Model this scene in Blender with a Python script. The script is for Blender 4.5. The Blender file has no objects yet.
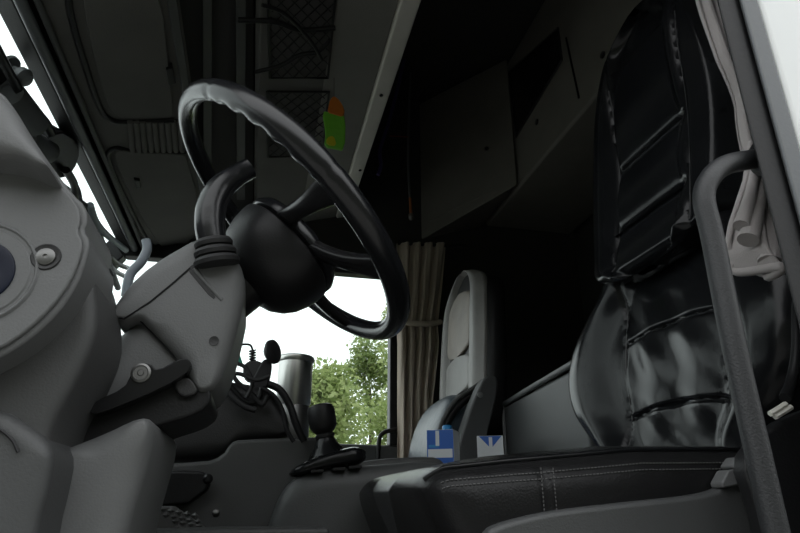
import bpy, bmesh, math, random
from mathutils import Vector, Matrix
random.seed(7)
# ------------------------------------------------------------------ camera, world, exposure
E = 0.5                      # eye height above the cab floor; all coordinates below are relative to the eye
FPX = 600.0; CX, CY = 400.0, 266.5
PITCH = math.radians(21.5127); YAW = math.radians(12.9246)
Fv = Vector((math.sin(YAW)*math.cos(PITCH), math.cos(YAW)*math.cos(PITCH), math.sin(PITCH)))
Rv = Vector((math.cos(YAW), -math.sin(YAW), 0)); Uv = Rv.cross(Fv)
scene = bpy.context.scene
COL = scene.collection
cam = bpy.data.objects.new('camera', bpy.data.cameras.new('camera'))
COL.objects.link(cam); scene.camera = cam
cam.data.sensor_width = 36; cam.data.lens = 36*FPX/800
cam.data.clip_start = 0.02; cam.data.clip_end = 200
m3 = Matrix((Rv, Uv, -Fv)).transposed().to_4x4(); m3.translation = Vector((0, 0, E)); cam.matrix_world = m3

world = bpy.data.worlds.new('overcast_sky'); scene.world = world; world.use_nodes = True
bg = world.node_tree.nodes['Background']
bg.inputs[0].default_value = (0.96, 0.985, 1.0, 1); bg.inputs[1].default_value = 2.0
scene.view_settings.view_transform = 'Standard'; scene.view_settings.look = 'None'
scene.view_settings.exposure = 0.0; scene.view_settings.gamma = 1.0
scene.view_settings.use_curve_mapping = False

# ------------------------------------------------------------------ pixel rays
def ray(px, py): return Fv + Rv*((px-CX)/FPX) - Uv*((py-CY)/FPX)
def V(px, py, y): d = ray(px, py); return d*(y/d.y)
def VX(px, py, x): d = ray(px, py); return d*(x/d.x)
def VZ(px, py, z): d = ray(px, py); return d*(z/d.z)
def VP(px, py, P0, n): d = ray(px, py); return d*(P0.dot(n)/d.dot(n))

# ------------------------------------------------------------------ materials
def mat(name, col, rough=.5, metal=0, bump=0, bscale=300, var=0, vscale=8, spec=.5, bump2=0, b2scale=30, coat=0, sheen=0, trans=0, subs=0):
    m = bpy.data.materials.new(name); m.use_nodes = True
    nt = m.node_tree; N = nt.nodes; L = nt.links; b = N['Principled BSDF']
    b.inputs['Base Color'].default_value = (*col, 1); b.inputs['Roughness'].default_value = rough
    b.inputs['Metallic'].default_value = metal; b.inputs['Specular IOR Level'].default_value = spec
    b.inputs['Coat Weight'].default_value = coat; b.inputs['Sheen Weight'].default_value = sheen
    tc = N.new('ShaderNodeTexCoord')
    if var:
        nz = N.new('ShaderNodeTexNoise'); nz.inputs['Scale'].default_value = vscale; nz.inputs['Detail'].default_value = 5
        L.new(tc.outputs['Object'], nz.inputs['Vector'])
        r = N.new('ShaderNodeMapRange'); r.inputs['From Min'].default_value = .3; r.inputs['From Max'].default_value = .7
        r.inputs['To Min'].default_value = 1-var; r.inputs['To Max'].default_value = 1+var
        L.new(nz.outputs['Fac'], r.inputs['Value'])
        mx = N.new('ShaderNodeVectorMath'); mx.operation = 'SCALE'; mx.inputs[0].default_value = col
        L.new(r.outputs['Result'], mx.inputs['Scale']); L.new(mx.outputs['Vector'], b.inputs['Base Color'])
        rr = N.new('ShaderNodeMapRange'); rr.inputs['To Min'].default_value = max(0, rough-.08); rr.inputs['To Max'].default_value = min(1, rough+.08)
        L.new(nz.outputs['Fac'], rr.inputs['Value']); L.new(rr.outputs['Result'], b.inputs['Roughness'])
    prev = None
    for st, sc, dist in ((bump2, b2scale, .01), (bump, bscale, .002)):
        if not st: continue
        nz = N.new('ShaderNodeTexNoise'); nz.inputs['Scale'].default_value = sc; nz.inputs['Detail'].default_value = 3
        L.new(tc.outputs['Object'], nz.inputs['Vector'])
        bp = N.new('ShaderNodeBump'); bp.inputs['Strength'].default_value = st; bp.inputs['Distance'].default_value = dist
        L.new(nz.outputs['Fac'], bp.inputs['Height'])
        if prev: L.new(prev.outputs['Normal'], bp.inputs['Normal'])
        prev = bp
    if prev: L.new(prev.outputs['Normal'], b.inputs['Normal'])
    return m
def glass(name, tint, refl=.06):
    m = bpy.data.materials.new(name); m.use_nodes = True; N = m.node_tree.nodes; L = m.node_tree.links
    N.remove(N['Principled BSDF']); out = N['Material Output']
    t = N.new('ShaderNodeBsdfTransparent'); t.inputs[0].default_value = (*tint, 1)
    g = N.new('ShaderNodeBsdfGlossy'); g.inputs['Roughness'].default_value = .02
    mx = N.new('ShaderNodeMixShader'); mx.inputs[0].default_value = refl
    L.new(t.outputs[0], mx.inputs[1]); L.new(g.outputs[0], mx.inputs[2]); L.new(mx.outputs[0], out.inputs[0]); return m
def leafmat(name, c1, c2):
    m = mat(name, c1, .6); nt = m.node_tree; N = nt.nodes; L = nt.links; b = N['Principled BSDF']
    g = N.new('ShaderNodeNewGeometry'); r = N.new('ShaderNodeMix'); r.data_type = 'RGBA'
    r.inputs[6].default_value = (*c1, 1); r.inputs[7].default_value = (*c2, 1)
    L.new(g.outputs['Random Per Island'], r.inputs[0]); L.new(r.outputs[2], b.inputs['Base Color'])
    tr = N.new('ShaderNodeBsdfTranslucent'); L.new(r.outputs[2], tr.inputs[0])
    mx = N.new('ShaderNodeMixShader'); mx.inputs[0].default_value = .45
    L.new(b.outputs[0], mx.inputs[1]); L.new(tr.outputs[0], mx.inputs[2]); L.new(mx.outputs[0], N['Material Output'].inputs[0]); return m
M = dict(
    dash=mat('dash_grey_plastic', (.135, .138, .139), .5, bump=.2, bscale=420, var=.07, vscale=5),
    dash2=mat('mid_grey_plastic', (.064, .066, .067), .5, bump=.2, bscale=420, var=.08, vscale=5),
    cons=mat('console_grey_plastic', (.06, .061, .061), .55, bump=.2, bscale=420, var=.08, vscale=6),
    dark=mat('charcoal_plastic', (.018, .018, .0185), .5, bump=.2, bscale=380),
    black=mat('black_plastic', (.012, .012, .013), .42, bump=.15, bscale=350, spec=.3),
    gloss=mat('glossy_black_plastic', (.012, .012, .013), .25, spec=.3),
    rubber=mat('black_rubber', (.015, .015, .016), .65, bump=.2, bscale=200),
    wheel=mat('wheel_leather', (.0095, .01, .0115), .22, bump=.1, bscale=600),
    leather=mat('black_leather', (.008, .0085, .0095), .19, bump=.06, bscale=500, bump2=.12, b2scale=14, var=.2, vscale=12, spec=.24),
    cush=mat('black_grained_leather', (.013, .013, .0135), .27, bump=.22, bscale=420, bump2=.1, b2scale=30, spec=.2),
    thread2=mat('dark_thread', (.035, .035, .036), .5),
    thread=mat('grey_thread', (.09, .09, .09), .8),
    gleather=mat('grey_leather', (.29, .28, .27), .45, bump=.3, bscale=400, bump2=.2, b2scale=25, var=.15),
    tleather=mat('tan_grey_leather', (.31, .27, .235), .5, bump=.3, bscale=400, bump2=.2, b2scale=25, var=.2),
    bleather=mat('blue_grey_leather', (.07, .09, .11), .35, bump=.3, bscale=400, bump2=.2, b2scale=30, var=.15),
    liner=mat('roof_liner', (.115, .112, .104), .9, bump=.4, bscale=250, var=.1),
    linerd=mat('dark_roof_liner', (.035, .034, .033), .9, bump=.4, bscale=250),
    netback=mat('net_backing', (.085, .083, .08), .9, bump=.4, bscale=250),
    panel=mat('pale_liner_panel', (.22, .215, .2), .8, bump=.3, bscale=250, var=.06),
    cab=mat('cabinet_plastic', (.17, .16, .14), .6, bump=.25, bscale=350, var=.1),
    beam=mat('pale_grey_metal', (.72, .7, .64), .5, bump=.1, var=.08),
    curtain=mat('beige_curtain_fabric', (.52, .44, .36), .95, bump=.5, bscale=900, sheen=.2, var=.08),
    cloth=mat('pale_grey_cloth', (.34, .315, .31), .95, bump=.4, bscale=700, sheen=.2, var=.1),
    white=mat('white_car_paint', (.75, .77, .76), .3, coat=.5),
    trimg=mat('grey_door_trim', (.12, .128, .135), .45, bump=.1),
    hand=mat('handle_grey_coating', (.02, .021, .023), .48, bump=.3, bscale=500),
    steel=mat('brushed_steel', (.6, .6, .58), .28, metal=1, bump=.05, bscale=200),
    screw=mat('screw_metal', (.2, .2, .195), .45, metal=1),
    foot=mat('stud_plate', (.09, .09, .09), .45, bump=.2),
    blue=mat('carton_blue', (.015, .1, .42), .45),
    cwhite=mat('carton_white', (.65, .68, .7), .5),
    cap=mat('cap_blue', (.03, .22, .5), .35),
    green=mat('sachet_green', (.16, .5, .04), .4, bump2=.4, b2scale=40),
    yellow=mat('sachet_yellow', (.6, .55, .02), .4), orange=mat('sachet_orange', (.55, .16, .02), .4),
    teal=mat('green_plug', (.02, .3, .2), .4), copper=mat('orange_cable', (.35, .12, .04), .5),
    purple=mat('purple_cable', (.06, .04, .16), .5), redc=mat('red_wire', (.3, .03, .02), .5),
    paper=mat('grey_paper', (.1, .103, .107), .8),
    navy=mat('navy_insert', (.006, .009, .022), .4, spec=.3),
    grass=mat('added_bank_grass', (.05, .055, .035), .95, bump=.6, bscale=40, var=.4, vscale=1.5),
    tint=glass('window_glass', (.93, .97, .96), .05),
    leaf=leafmat('leaves', (.24, .32, .1), (.48, .54, .24)), leaf2=leafmat('leaves_dark', (.17, .25, .08), (.36, .42, .16)),
    bark=mat('bark', (.1, .075, .05), .9, bump=.6, bscale=60),
    ground=mat('asphalt', (.24, .235, .22), .95, bump=.5, bscale=80, var=.2, vscale=2),
    strap=mat('blue_grey_strap', (.2, .23, .26), .5),
)

# ------------------------------------------------------------------ builders (vertices relative to the eye)
def link(name, verts, faces, m, parent=None, smooth=True, bevel=0, seg=3, ang=35, label=None, sub=0, solid=0, kind=None):
    me = bpy.data.meshes.new(name); me.from_pydata([(v[0], v[1], v[2]+E) for v in verts], [], faces)
    bm = bmesh.new(); bm.from_mesh(me); bmesh.ops.recalc_face_normals(bm, faces=bm.faces); bm.to_mesh(me); bm.free()
    me.materials.append(M[m]); o = bpy.data.objects.new(name, me); COL.objects.link(o)
    if smooth:
        me.polygons.foreach_set('use_smooth', [True]*len(me.polygons))
        if not bevel: me.set_sharp_from_angle(angle=math.radians(ang))
    if solid:
        s = o.modifiers.new('solid', 'SOLIDIFY'); s.thickness = solid; s.offset = 0
    if bevel:
        b = o.modifiers.new('bevel', 'BEVEL'); b.width = bevel; b.segments = seg; b.limit_method = 'ANGLE'; b.angle_limit = math.radians(30); b.harden_normals = True
    if sub:
        s = o.modifiers.new('sub', 'SUBSURF'); s.levels = sub; s.render_levels = sub
    if parent is not None:
        o.parent = parent; o.matrix_parent_inverse = parent['_w'] and Matrix.Translation(-Vector(parent['_w'])) if '_w' in parent else Matrix.Identity(4)
    if label: o['label'] = label
    if kind: o['kind'] = kind
    return o
def tag(o, label, cat, group=None):
    o['label'] = label; o['category'] = cat
    if group: o['group'] = group
    return o
def struct(o, label=None):
    o['kind'] = 'structure'
    if label: o['label'] = label
    return o
WLOC = []
def thing(name, label, cat, loc, group=None):
    o = bpy.data.objects.new(name, None); COL.objects.link(o); o.empty_display_size = .05
    o.location = (loc[0], loc[1], loc[2]+E); o['_w'] = tuple(o.location); WLOC.append(o)
    return tag(o, label, cat, group)
def chaikin(pts, it=2):
    pts = [Vector(p) for p in pts]
    for _ in range(it):
        q = []
        for i in range(len(pts)):
            a, b = pts[i], pts[(i+1) % len(pts)]
            q += [a*.75+b*.25, a*.25+b*.75]
        pts = q
    return pts
def cat(pts, n=8):
    pts = [Vector(p) for p in pts]; out = []
    for i in range(len(pts)-1):
        p0 = pts[max(i-1, 0)]; p1 = pts[i]; p2 = pts[i+1]; p3 = pts[min(i+2, len(pts)-1)]
        for k in range(n):
            t = k/n
            out.append(.5*((2*p1)+(p2-p0)*t+(2*p0-5*p1+4*p2-p3)*t*t+(3*p1-p0-3*p2+p3)*t**3))
    out.append(pts[-1]); return out
def prismd(pts, ext):
    n = len(pts); v = [Vector(p) for p in pts] + [Vector(p)+Vector(ext) for p in pts]
    f = [list(range(n)), list(range(2*n-1, n-1, -1))] + [[i, i+n, (i+1) % n+n, (i+1) % n] for i in range(n)]
    return v, f
def prism(name, pts, ext, m, parent=None, bevel=.004, seg=3, **k):
    v, f = prismd(pts, ext); return link(name, v, f, m, parent, bevel=bevel, seg=seg, **k)
def ppx(name, poly, y, th, m, parent=None, bevel=.006, seg=3, ch=2, **k):
    p = chaikin([(a, b, 0) for a, b in poly], ch) if ch else [Vector((a, b, 0)) for a, b in poly]
    return prism(name, [V(q.x, q.y, y) for q in p], (0, th, 0), m, parent, bevel, seg, **k)
def resample(pts, n):
    L_ = [0]; m_ = len(pts)
    for i in range(m_): L_.append(L_[-1]+(pts[(i+1) % m_]-pts[i]).length)
    out = []; j = 0
    for k in range(n):
        d = L_[-1]*k/n
        while L_[j+1] < d: j += 1
        t = (d-L_[j])/max(1e-9, L_[j+1]-L_[j]); out.append(pts[j].lerp(pts[(j+1) % m_], t))
    return out
def pillow(name, poly, y, th, R_, m, parent=None, ch=1, n=90, st=7, drop=None, **k):
    """traced outline at depth y with thickness th and an edge rounded by radius R_"""
    p = resample([V(q.x, q.y, y) for q in chaikin([(a, b, 0) for a, b in poly], ch)], n)
    ar = sum(p[i].x*p[(i+1) % n].z-p[(i+1) % n].x*p[i].z for i in range(n)); sg = 1 if ar > 0 else -1
    nr = []
    for i in range(n):
        t = (p[(i+2) % n]-p[i-2]); nr.append(Vector((-t.z, 0, t.x)).normalized()*sg)
    for _ in range(4): nr = [(nr[i-1]+nr[i]*2+nr[(i+1) % n]).normalized() for i in range(n)]
    rm = []
    for i in range(n):
        r = R_
        for j in range(n):
            d = p[j]-p[i]; q = d.dot(nr[i])
            if q > 1e-5: r = min(r, .8*d.length_squared/(2*q))
        rm.append(r)
    for _ in range(3):
        rm = [min(rm[i-1]+.35*(p[i]-p[i-1]).length, rm[i], rm[(i+1) % n]+.35*(p[i]-p[(i+1) % n]).length) for i in range(n)]
    for _ in range(2): rm = [(rm[i-1]+rm[i]*2+rm[(i+1) % n])/4 for i in range(n)]
    rings = []
    for j in range(st+1):
        a = math.pi/2*j/st
        rings.append([p[i]+nr[i]*(rm[i]*(1-math.sin(a)))+Vector((0, R_*.8*(1-math.cos(a)), 0)) for i in range(n)])
    rings.append([q+Vector((0, th, 0)) for q in p])
    return loft(name, rings, m, parent, ang=50, **k)
def boxd(a, b):
    x0, y0, z0 = a; x1, y1, z1 = b
    v = [(x, y, z) for x in (x0, x1) for y in (y0, y1) for z in (z0, z1)]
    return [Vector(q) for q in v], [[0, 1, 3, 2], [4, 6, 7, 5], [0, 4, 5, 1], [2, 3, 7, 6], [0, 2, 6, 4], [1, 5, 7, 3]]
def box(name, a, b, m, parent=None, bevel=.004, seg=2, **k):
    v, f = boxd(a, b); return link(name, v, f, m, parent, bevel=bevel, seg=seg, **k)
def joined(parts):
    V_, F_ = [], []
    for v, f in parts:
        o = len(V_); V_ += list(v); F_ += [[i+o for i in q] for q in f]
    return V_, F_
def tubed(pts, r, seg=10, closed=False):
    pts = [Vector(p) for p in pts]; n = len(pts)
    rs = r if isinstance(r, (list, tuple)) else [r]*n
    if len(rs) != n: rs = [rs[min(int(i/(n-1)*(len(rs)-1)), len(rs)-2)]*(1-((i/(n-1)*(len(rs)-1)) - min(int(i/(n-1)*(len(rs)-1)), len(rs)-2))) + rs[min(int(i/(n-1)*(len(rs)-1)), len(rs)-2)+1]*((i/(n-1)*(len(rs)-1)) - min(int(i/(n-1)*(len(rs)-1)), len(rs)-2)) for i in range(n)]
    v, f = [], []; u = None
    for i, p in enumerate(pts):
        t = (pts[min(i+1, n-1)]-pts[max(i-1, 0)]).normalized()
        if u is None:
            u = t.cross(Vector((0, 0, 1)) if abs(t.z) < .9 else Vector((1, 0, 0))).normalized()
        u = (u - t*u.dot(t)).normalized(); w = t.cross(u)
        for k in range(seg):
            a = 2*math.pi*k/seg; v.append(p+(u*math.cos(a)+w*math.sin(a))*rs[i])
    for i in range(n-1):
        for k in range(seg):
            f.append([i*seg+k, i*seg+(k+1) % seg, (i+1)*seg+(k+1) % seg, (i+1)*seg+k])
    f.append(list(range(seg))); f.append(list(range((n-1)*seg, n*seg)))
    return v, f
def tube(name, pts, r, m, parent=None, seg=10, sm=8, **k):
    v, f = tubed(cat(pts, sm) if sm else pts, r, seg); return link(name, v, f, m, parent, ang=50, **k)
def ringsd(rings, cap=True, closed=False):
    n = len(rings[0]); v = [p for r in rings for p in r]; f = []
    for i in range(len(rings)-(0 if closed else 1)):
        j = (i+1) % len(rings)
        for k in range(n): f.append([i*n+k, i*n+(k+1) % n, j*n+(k+1) % n, j*n+k])
    if cap and not closed: f += [list(range(n)), list(range((len(rings)-1)*n, len(rings)*n))]
    return v, f
def loft(name, rings, m, parent=None, cap=True, closed=False, **k):
    v, f = ringsd(rings, cap, closed); return link(name, v, f, m, parent, **k)
def lathe(name, c, axis, prof, m, parent=None, seg=32, **k):
    ax = Vector(axis).normalized(); u = ax.cross(Vector((0, 0, 1)) if abs(ax.z) < .9 else Vector((1, 0, 0))).normalized(); w = ax.cross(u); c = Vector(c)
    rings = [[c+ax*h+(u*math.cos(2*math.pi*i/seg)+w*math.sin(2*math.pi*i/seg))*max(r, 1e-4) for i in range(seg)] for r, h in prof]
    return loft(name, rings, m, parent, **k)
def lerp(z, xs, ys):
    if z <= xs[0]: return ys[0]
    for i in range(len(xs)-1):
        if z <= xs[i+1]: t = (z-xs[i])/(xs[i+1]-xs[i]); return ys[i]*(1-t)+ys[i+1]*t
    return ys[-1]
def sml(z, xs, ys):
    n_ = len(xs); m_ = [0]*n_
    for i in range(n_):
        a_, b_ = max(0, i-1), min(n_-1, i+1); m_[i] = (ys[b_]-ys[a_])/(xs[b_]-xs[a_])
    if z <= xs[0]: return ys[0]
    if z >= xs[-1]: return ys[-1]
    for i in range(n_-1):
        if z <= xs[i+1]:
            h = xs[i+1]-xs[i]; t = (z-xs[i])/h
            return (2*t**3-3*t*t+1)*ys[i]+(t**3-2*t*t+t)*h*m_[i]+(-2*t**3+3*t*t)*ys[i+1]+(t**3-t*t)*h*m_[i+1]
def sst(a, b, x):
    t = min(1, max(0, (x-a)/(b-a))); return t*t*(3-2*t)
def spow(c, e): return math.copysign(abs(c)**e, c)
def gauss(x, s): return math.exp(-(x/s)**2)

# ================================================================== SETTING
YD, YP = .445, 2.5
struct(box('ground', (-40, -5, -2.2), (40, 60, -2.1), 'ground', bevel=0), 'grey asphalt yard around the truck')
struct(prism('added_bank', [(-40, -4, -2.2), (-40, -4, -2.1), (-40, -5.5, 0), (-40, -7.5, 3.0), (-40, -9, 4.0), (-40, -14, 4.4), (-40, -14, -2.2)], (80, 0, 0), 'grass', bevel=0), 'grassy slope added out of view on the driver side to cut low light')  # unseen slope, added to cut low sky light and darken reflections
struct(box('floor', (-1.2, YD, -.56), (1.5, YP+.05, -.5), 'dark', bevel=0))
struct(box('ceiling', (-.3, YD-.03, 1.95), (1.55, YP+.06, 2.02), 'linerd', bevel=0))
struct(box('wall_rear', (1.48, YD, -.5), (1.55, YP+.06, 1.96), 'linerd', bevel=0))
struct(box('wall_front', (-1.25, YD, -.5), (-1.18, YP, .22), 'dark', bevel=0))
# roof front above the windscreen
struct(prism('wall_front', [(-.63, YD, 1.03), (-.59, YD, 1.03), (-.26, YD, 1.98), (-.32, YD, 2.0)], (0, YP-YD, 0), 'linerd', bevel=0))
# driver side: body panel behind the door opening, lintel above it
struct(box('wall_left', (.538, YD-.008, -1.0), (1.6, YD+.03, 2.02), 'white', bevel=.006), 'white painted cab side behind the door opening')
struct(box('wall_left', (-.66, YD-.02, 1.31), (.538, YD+.02, 2.02), 'white', bevel=.004))
struct(prism('wall_left', [(-1.25, YD-.02, -1.0), (-.8, YD-.02, -1.0), (-.8, YD-.02, .45), (-.55, YD-.02, 1.31), (-.64, YD-.02, 1.31), (-.69, YD-.02, .95), (-1.2, YD-.02, .2), (-1.25, YD-.02, .15)], (0, .04, 0), 'white', bevel=.004))
def pil(name, q, m, bevel, label=None):
    return struct(prism(name, [(x, y, -.6) for x, y in q], (0, 0, 1.9), m, bevel=bevel), label)
pil('trim_1', [(.487, YD+.001), (.508, YD-.001), (.60, YD+.04), (.575, YD+.055), (.5, YD+.014)], 'rubber', .003, 'black rubber door seal down the pillar')
pil('trim_2', [(.509, YD+.002), (.512, YD+.002), (.6, YD+.035), (.598, YD+.038)], 'dark', .001)
pil('trim_3', [(.513, YD-.006), (.537, YD-.008), (.537, YD+.008), (.518, YD+.002)], 'trimg', .004, 'grey door frame strip on the pillar')
# passenger side
def hexa(q, y0, y1):
    return prismd([(a, y0, b) for a, b in q], (0, y1-y0, 0))
v, f = joined([hexa([(.60, -.5), (1.5, -.5), (1.5, 1.98), (.60, 1.98)], YP, YP+.05), hexa([(-.6, 1.03), (.60, 1.03), (.60, 1.98), (-.3, 1.98)], YP, YP+.05)])
struct(link('wall_right', v, f, 'linerd', smooth=False))
door = struct(link('door_1', *hexa([(-1.2, -.5), (.60, -.5), (.60, .22), (-1.2, .24)], YP, YP+.05), 'dash2', bevel=.01), 'grey passenger door with a window')
for q in ([(.528, .22), (.60, .22), (.60, 1.03), (.528, 1.03)], [(-.6, .955), (.528, .955), (.528, 1.03), (-.66, 1.03)], [(-1.2, .24), (-1.08, .24), (-.6, .955), (-.66, 1.03)]):
    v, f = hexa(q, YP-.01, YP+.05); link('window_frame', v, f, 'black', door, bevel=.006)
struct(link('window_1', *hexa([(-1.08, .21), (.53, .21), (.53, .96), (-.6, .96)], YP+.02, YP+.025), 'tint', smooth=False), 'passenger door window showing white sky and trees')
tube('grab_handle', [V(378, 470, 2.44), V(379, 442, 2.44), V(383, 433, 2.44), V(394, 430, 2.46), V(402, 430, 2.49)], .009, 'black', door, label='black grab handle')
struct(prism('window_2', [(-1.19, YD+.03, .2), (-1.185, YD+.03, .2), (-.622, YD+.03, 1.02), (-.627, YD+.03, 1.02)], (0, YP-YD-.04, 0), 'tint', bevel=0, smooth=False), 'windscreen glass behind the dashboard clutter')
# header rails over the windscreen
struct(prism('trim_4', [(-.63, YD+.02, 1.0), (-.578, YD+.02, .985), (-.568, YD+.02, 1.01), (-.635, YD+.02, 1.06)], (0, YP-YD-.02, 0), 'dark', bevel=.006), 'dark header frame along the top of the windscreen')
struct(tube('trim_5', [(-.563, YD+.02, .985), (-.563, YP, .985)], .013, 'trimg', sm=0, seg=16), 'grey curtain rail along the top of the windscreen')
struct(tube('trim_6', [(-.532, YD+.02, .993), (-.532, YP, .993)], .008, 'cons', sm=0, seg=12), 'thin second rail beside the curtain rail')

# ================================================================== OVERHEAD CONSOLE
OP = Vector((-.53, 0, 1.0)); ON = Vector((-.286, 0, 1)).normalized()
def O(px, py, dz=0): p = VP(px, py, OP-ON*dz, ON); return p
def oplate(name, poly, dz, th, m, parent, bevel=.006, ch=2, **k):
    p = chaikin([(a, b, 0) for a, b in poly], ch) if ch else [Vector((a, b, 0)) for a, b in poly]
    return prism(name, [O(q.x, q.y, dz) for q in p], ON*th, m, parent, bevel, **k)
con = thing('overhead_console', 'dark overhead console with storage flaps and nets above the windscreen', 'overhead console', (-.1, 1.5, 1.1))
def zpl(x): return 1.0+.286*(x+.53)
def oslab(name, x0, x1, dz, th, m, y0=YD+.03, y1=YP-.005, bevel=.004, **k):
    a, b = Vector((x0, y0, zpl(x0)))-ON*dz, Vector((x1, y0, zpl(x1)))-ON*dz
    return prism(name, [a, b, b+ON*th, a+ON*th], (0, y1-y0, 0), m, con, bevel, **k)
oslab('front_panel', -.53, -.258, 0, .06, 'liner')
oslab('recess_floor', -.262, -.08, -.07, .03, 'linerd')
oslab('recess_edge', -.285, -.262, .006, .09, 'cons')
oslab('net_panel', -.08, .115, 0, .06, 'liner')
oslab('rear_panel', .105, .268, .002, .05, 'panel', bevel=.006)
fl = oplate('storage_flap', [(80, -40), (84, 10), (92, 48), (105, 100), (114, 115), (126, 119), (172, 117), (174, 114), (158, -40)], .012, .012, 'liner', con, bevel=.005)
tb = [O(66, -40, .002), O(70, 10, .002), O(82, 55, .002), O(99, 105, .002), O(110, 119, .002), O(128, 122, .002), O(174, 120, .002)]
tube('flap_gasket', tb, .008, 'black', con)
lt = oplate('latch', [(166, 70), (173, 68), (176, 84), (169, 86)], .02, .02, 'black', fl, ch=0, bevel=.003)
vent = oplate('vent_tray', [(129, 121), (183, 119), (186, 151), (134, 152)], .001, .004, 'black', con, ch=0, bevel=0)
for k in range(9):
    x = 130+k*6.2
    tube('vent_rib', [O(x, 121.5, .006), O(x+2.6, 151, .006)], .0085, 'liner', vent, sm=0, seg=8)
f2 = oplate('storage_flap', [(118, 150), (135, 153), (184, 154), (188, 160), (204, 225), (175, 260), (158, 245), (132, 200), (113, 158)], .012, .012, 'liner', con, bevel=.005)
tube('flap_gasket', [O(172, 256, .002), O(150, 243, .002), O(126, 200, .002), O(109, 160, .002), O(115, 148, .002), O(135, 151, .002), O(186, 152, .002)], .008, 'black', con)
oplate('latch', [(134, 180), (140, 181), (141, 188), (137, 189)], .022, .02, 'black', f2, ch=0, bevel=.003)
for a, b in ((236, 246), (203, 212)):
    oplate('strap', [(a, -30), (b, -30), ((a+b)/2+6-2, 200), ((a+b)/2-4, 200)], -.045, .004, 'cons', con, ch=0, bevel=.001)
for (a, b, c, d, y0, y1) in ((268, 336, 270, 328, -10, 78), (267, 329, 268, 322, 92, 157)):
    oplate('net_pocket', [(a, y0), (b, y0), (d, y1), (c, y1)], -.001+.002, .003, 'netback', con, ch=0, bevel=0)
    P = lambda s, t: O((a+(b-a)*s)*(1-t)+(c+(d-c)*s)*t, y0+(y1-y0)*t, .006)
    parts = []
    NN, KK = 5, 7
    for i in range(-KK, NN+1):
        for sg in (1, -1):
            s0 = i/NN; pts = []
            # diagonal strands clipped to the pocket
            ts = [k/20 for k in range(21)]
            ln = [(s0+t*KK/NN if sg > 0 else 1-s0-t*KK/NN, t) for t in ts]
            ln = [q for q in ln if 0 <= q[0] <= 1]
            if len(ln) > 1: parts.append(tubed([P(*ln[0]), P(*ln[-1])], .0016, 5))
    v, f = joined(parts); link('net', v, f, 'black', con)
    tube('net_hem', [P(0, 0), P(1, 0), P(1, 1), P(0, 1), P(0, 0)], .004, 'black', con, sm=0, seg=6)
# pale cross beam with bolts
bm_ = oslab('cross_beam', .269, .327, .01, .05, 'beam', bevel=.008, seg=3)
for px, py in ((381, 95), (360, 170), (343, 223)):
    p = O(px, py, .011); lathe('beam_bolt', p, -ON, [(.006, 0), (.006, .003), (.003, .005), (0, .005)], 'gloss', bm_, seg=12)
# loose dark cables lying in the net
for i, pp in enumerate([[(238, 20), (275, 22), (300, 30), (335, 28)], [(255, 72), (280, 66), (300, 55), (318, 52), (330, 40)], [(262, 5), (285, 14), (310, 40), (322, 60)]]):
    o = tube('cable', [O(a, b, .024+.018*i) for a, b in pp], .007-.001*i, 'black')
    tag(o, ['black cable running across the upper net pocket', 'black cable sagging under the lower edge of the upper net pocket', 'thin black cable crossing the upper net pocket diagonally'][i], 'cable', 'cables in the overhead nets')

# air freshener
af = thing('air_freshener', 'green and orange air freshener sachet hanging below the overhead nets', 'air freshener', V(334, 150, 1.45))
tube('string', [O(334, 78, .002), V(334, 97, 1.47)], .001, 'thread', af, sm=0, seg=5)
ppx('sachet_body', [(322, 110), (330, 112), (340, 110), (346, 118), (345, 150), (336, 148), (324, 146), (326, 132)], 1.47, .012, 'green', af, bevel=.004, ch=1)
ppx('sachet_top', [(331, 96), (337, 96), (345, 108), (344, 117), (334, 114), (327, 112)], 1.467, .016, 'orange', af, bevel=.004, ch=1)
ppx('sachet_window', [(327, 137), (334, 135), (337, 146), (326, 144)], 1.466, .006, 'yellow', af, bevel=.002, ch=1)

# hanging cable beyond the beam
hc = thing('hanging_cable', 'thin dark cable with copper coloured end hanging behind the beam', 'cable', V(410, 222, 2.3))
tube('lead', [V(411, 60, 2.3), V(409, 110, 2.3), V(408, 160, 2.3), V(410, 200, 2.3)], .005, 'trimg', hc)
tube('copper_tail', [V(410, 198, 2.3), V(411, 214, 2.3)], .006, 'copper', hc, sm=0)
lathe('plug', V(411, 213, 2.3), (0, 0, -1), [(.004, 0), (.012, .008), (.012, .025), (.006, .034), (0, .034)], 'screw', hc, seg=12)
tag(tube('cord', [V(404, 60, 2.2), V(396, 95, 2.2), V(388, 125, 2.2), V(380, 150, 2.2), V(381, 165, 2.2), V(378, 175, 2.2)], .008, 'purple'), 'purple cord dangling along the pale beam', 'cord')
tag(tube('wire', [V(390, 136, 2.25), V(408, 137, 2.28)], .0025, 'redc', sm=0), 'short reddish wire stretched between the hanging cords', 'wire')

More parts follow.
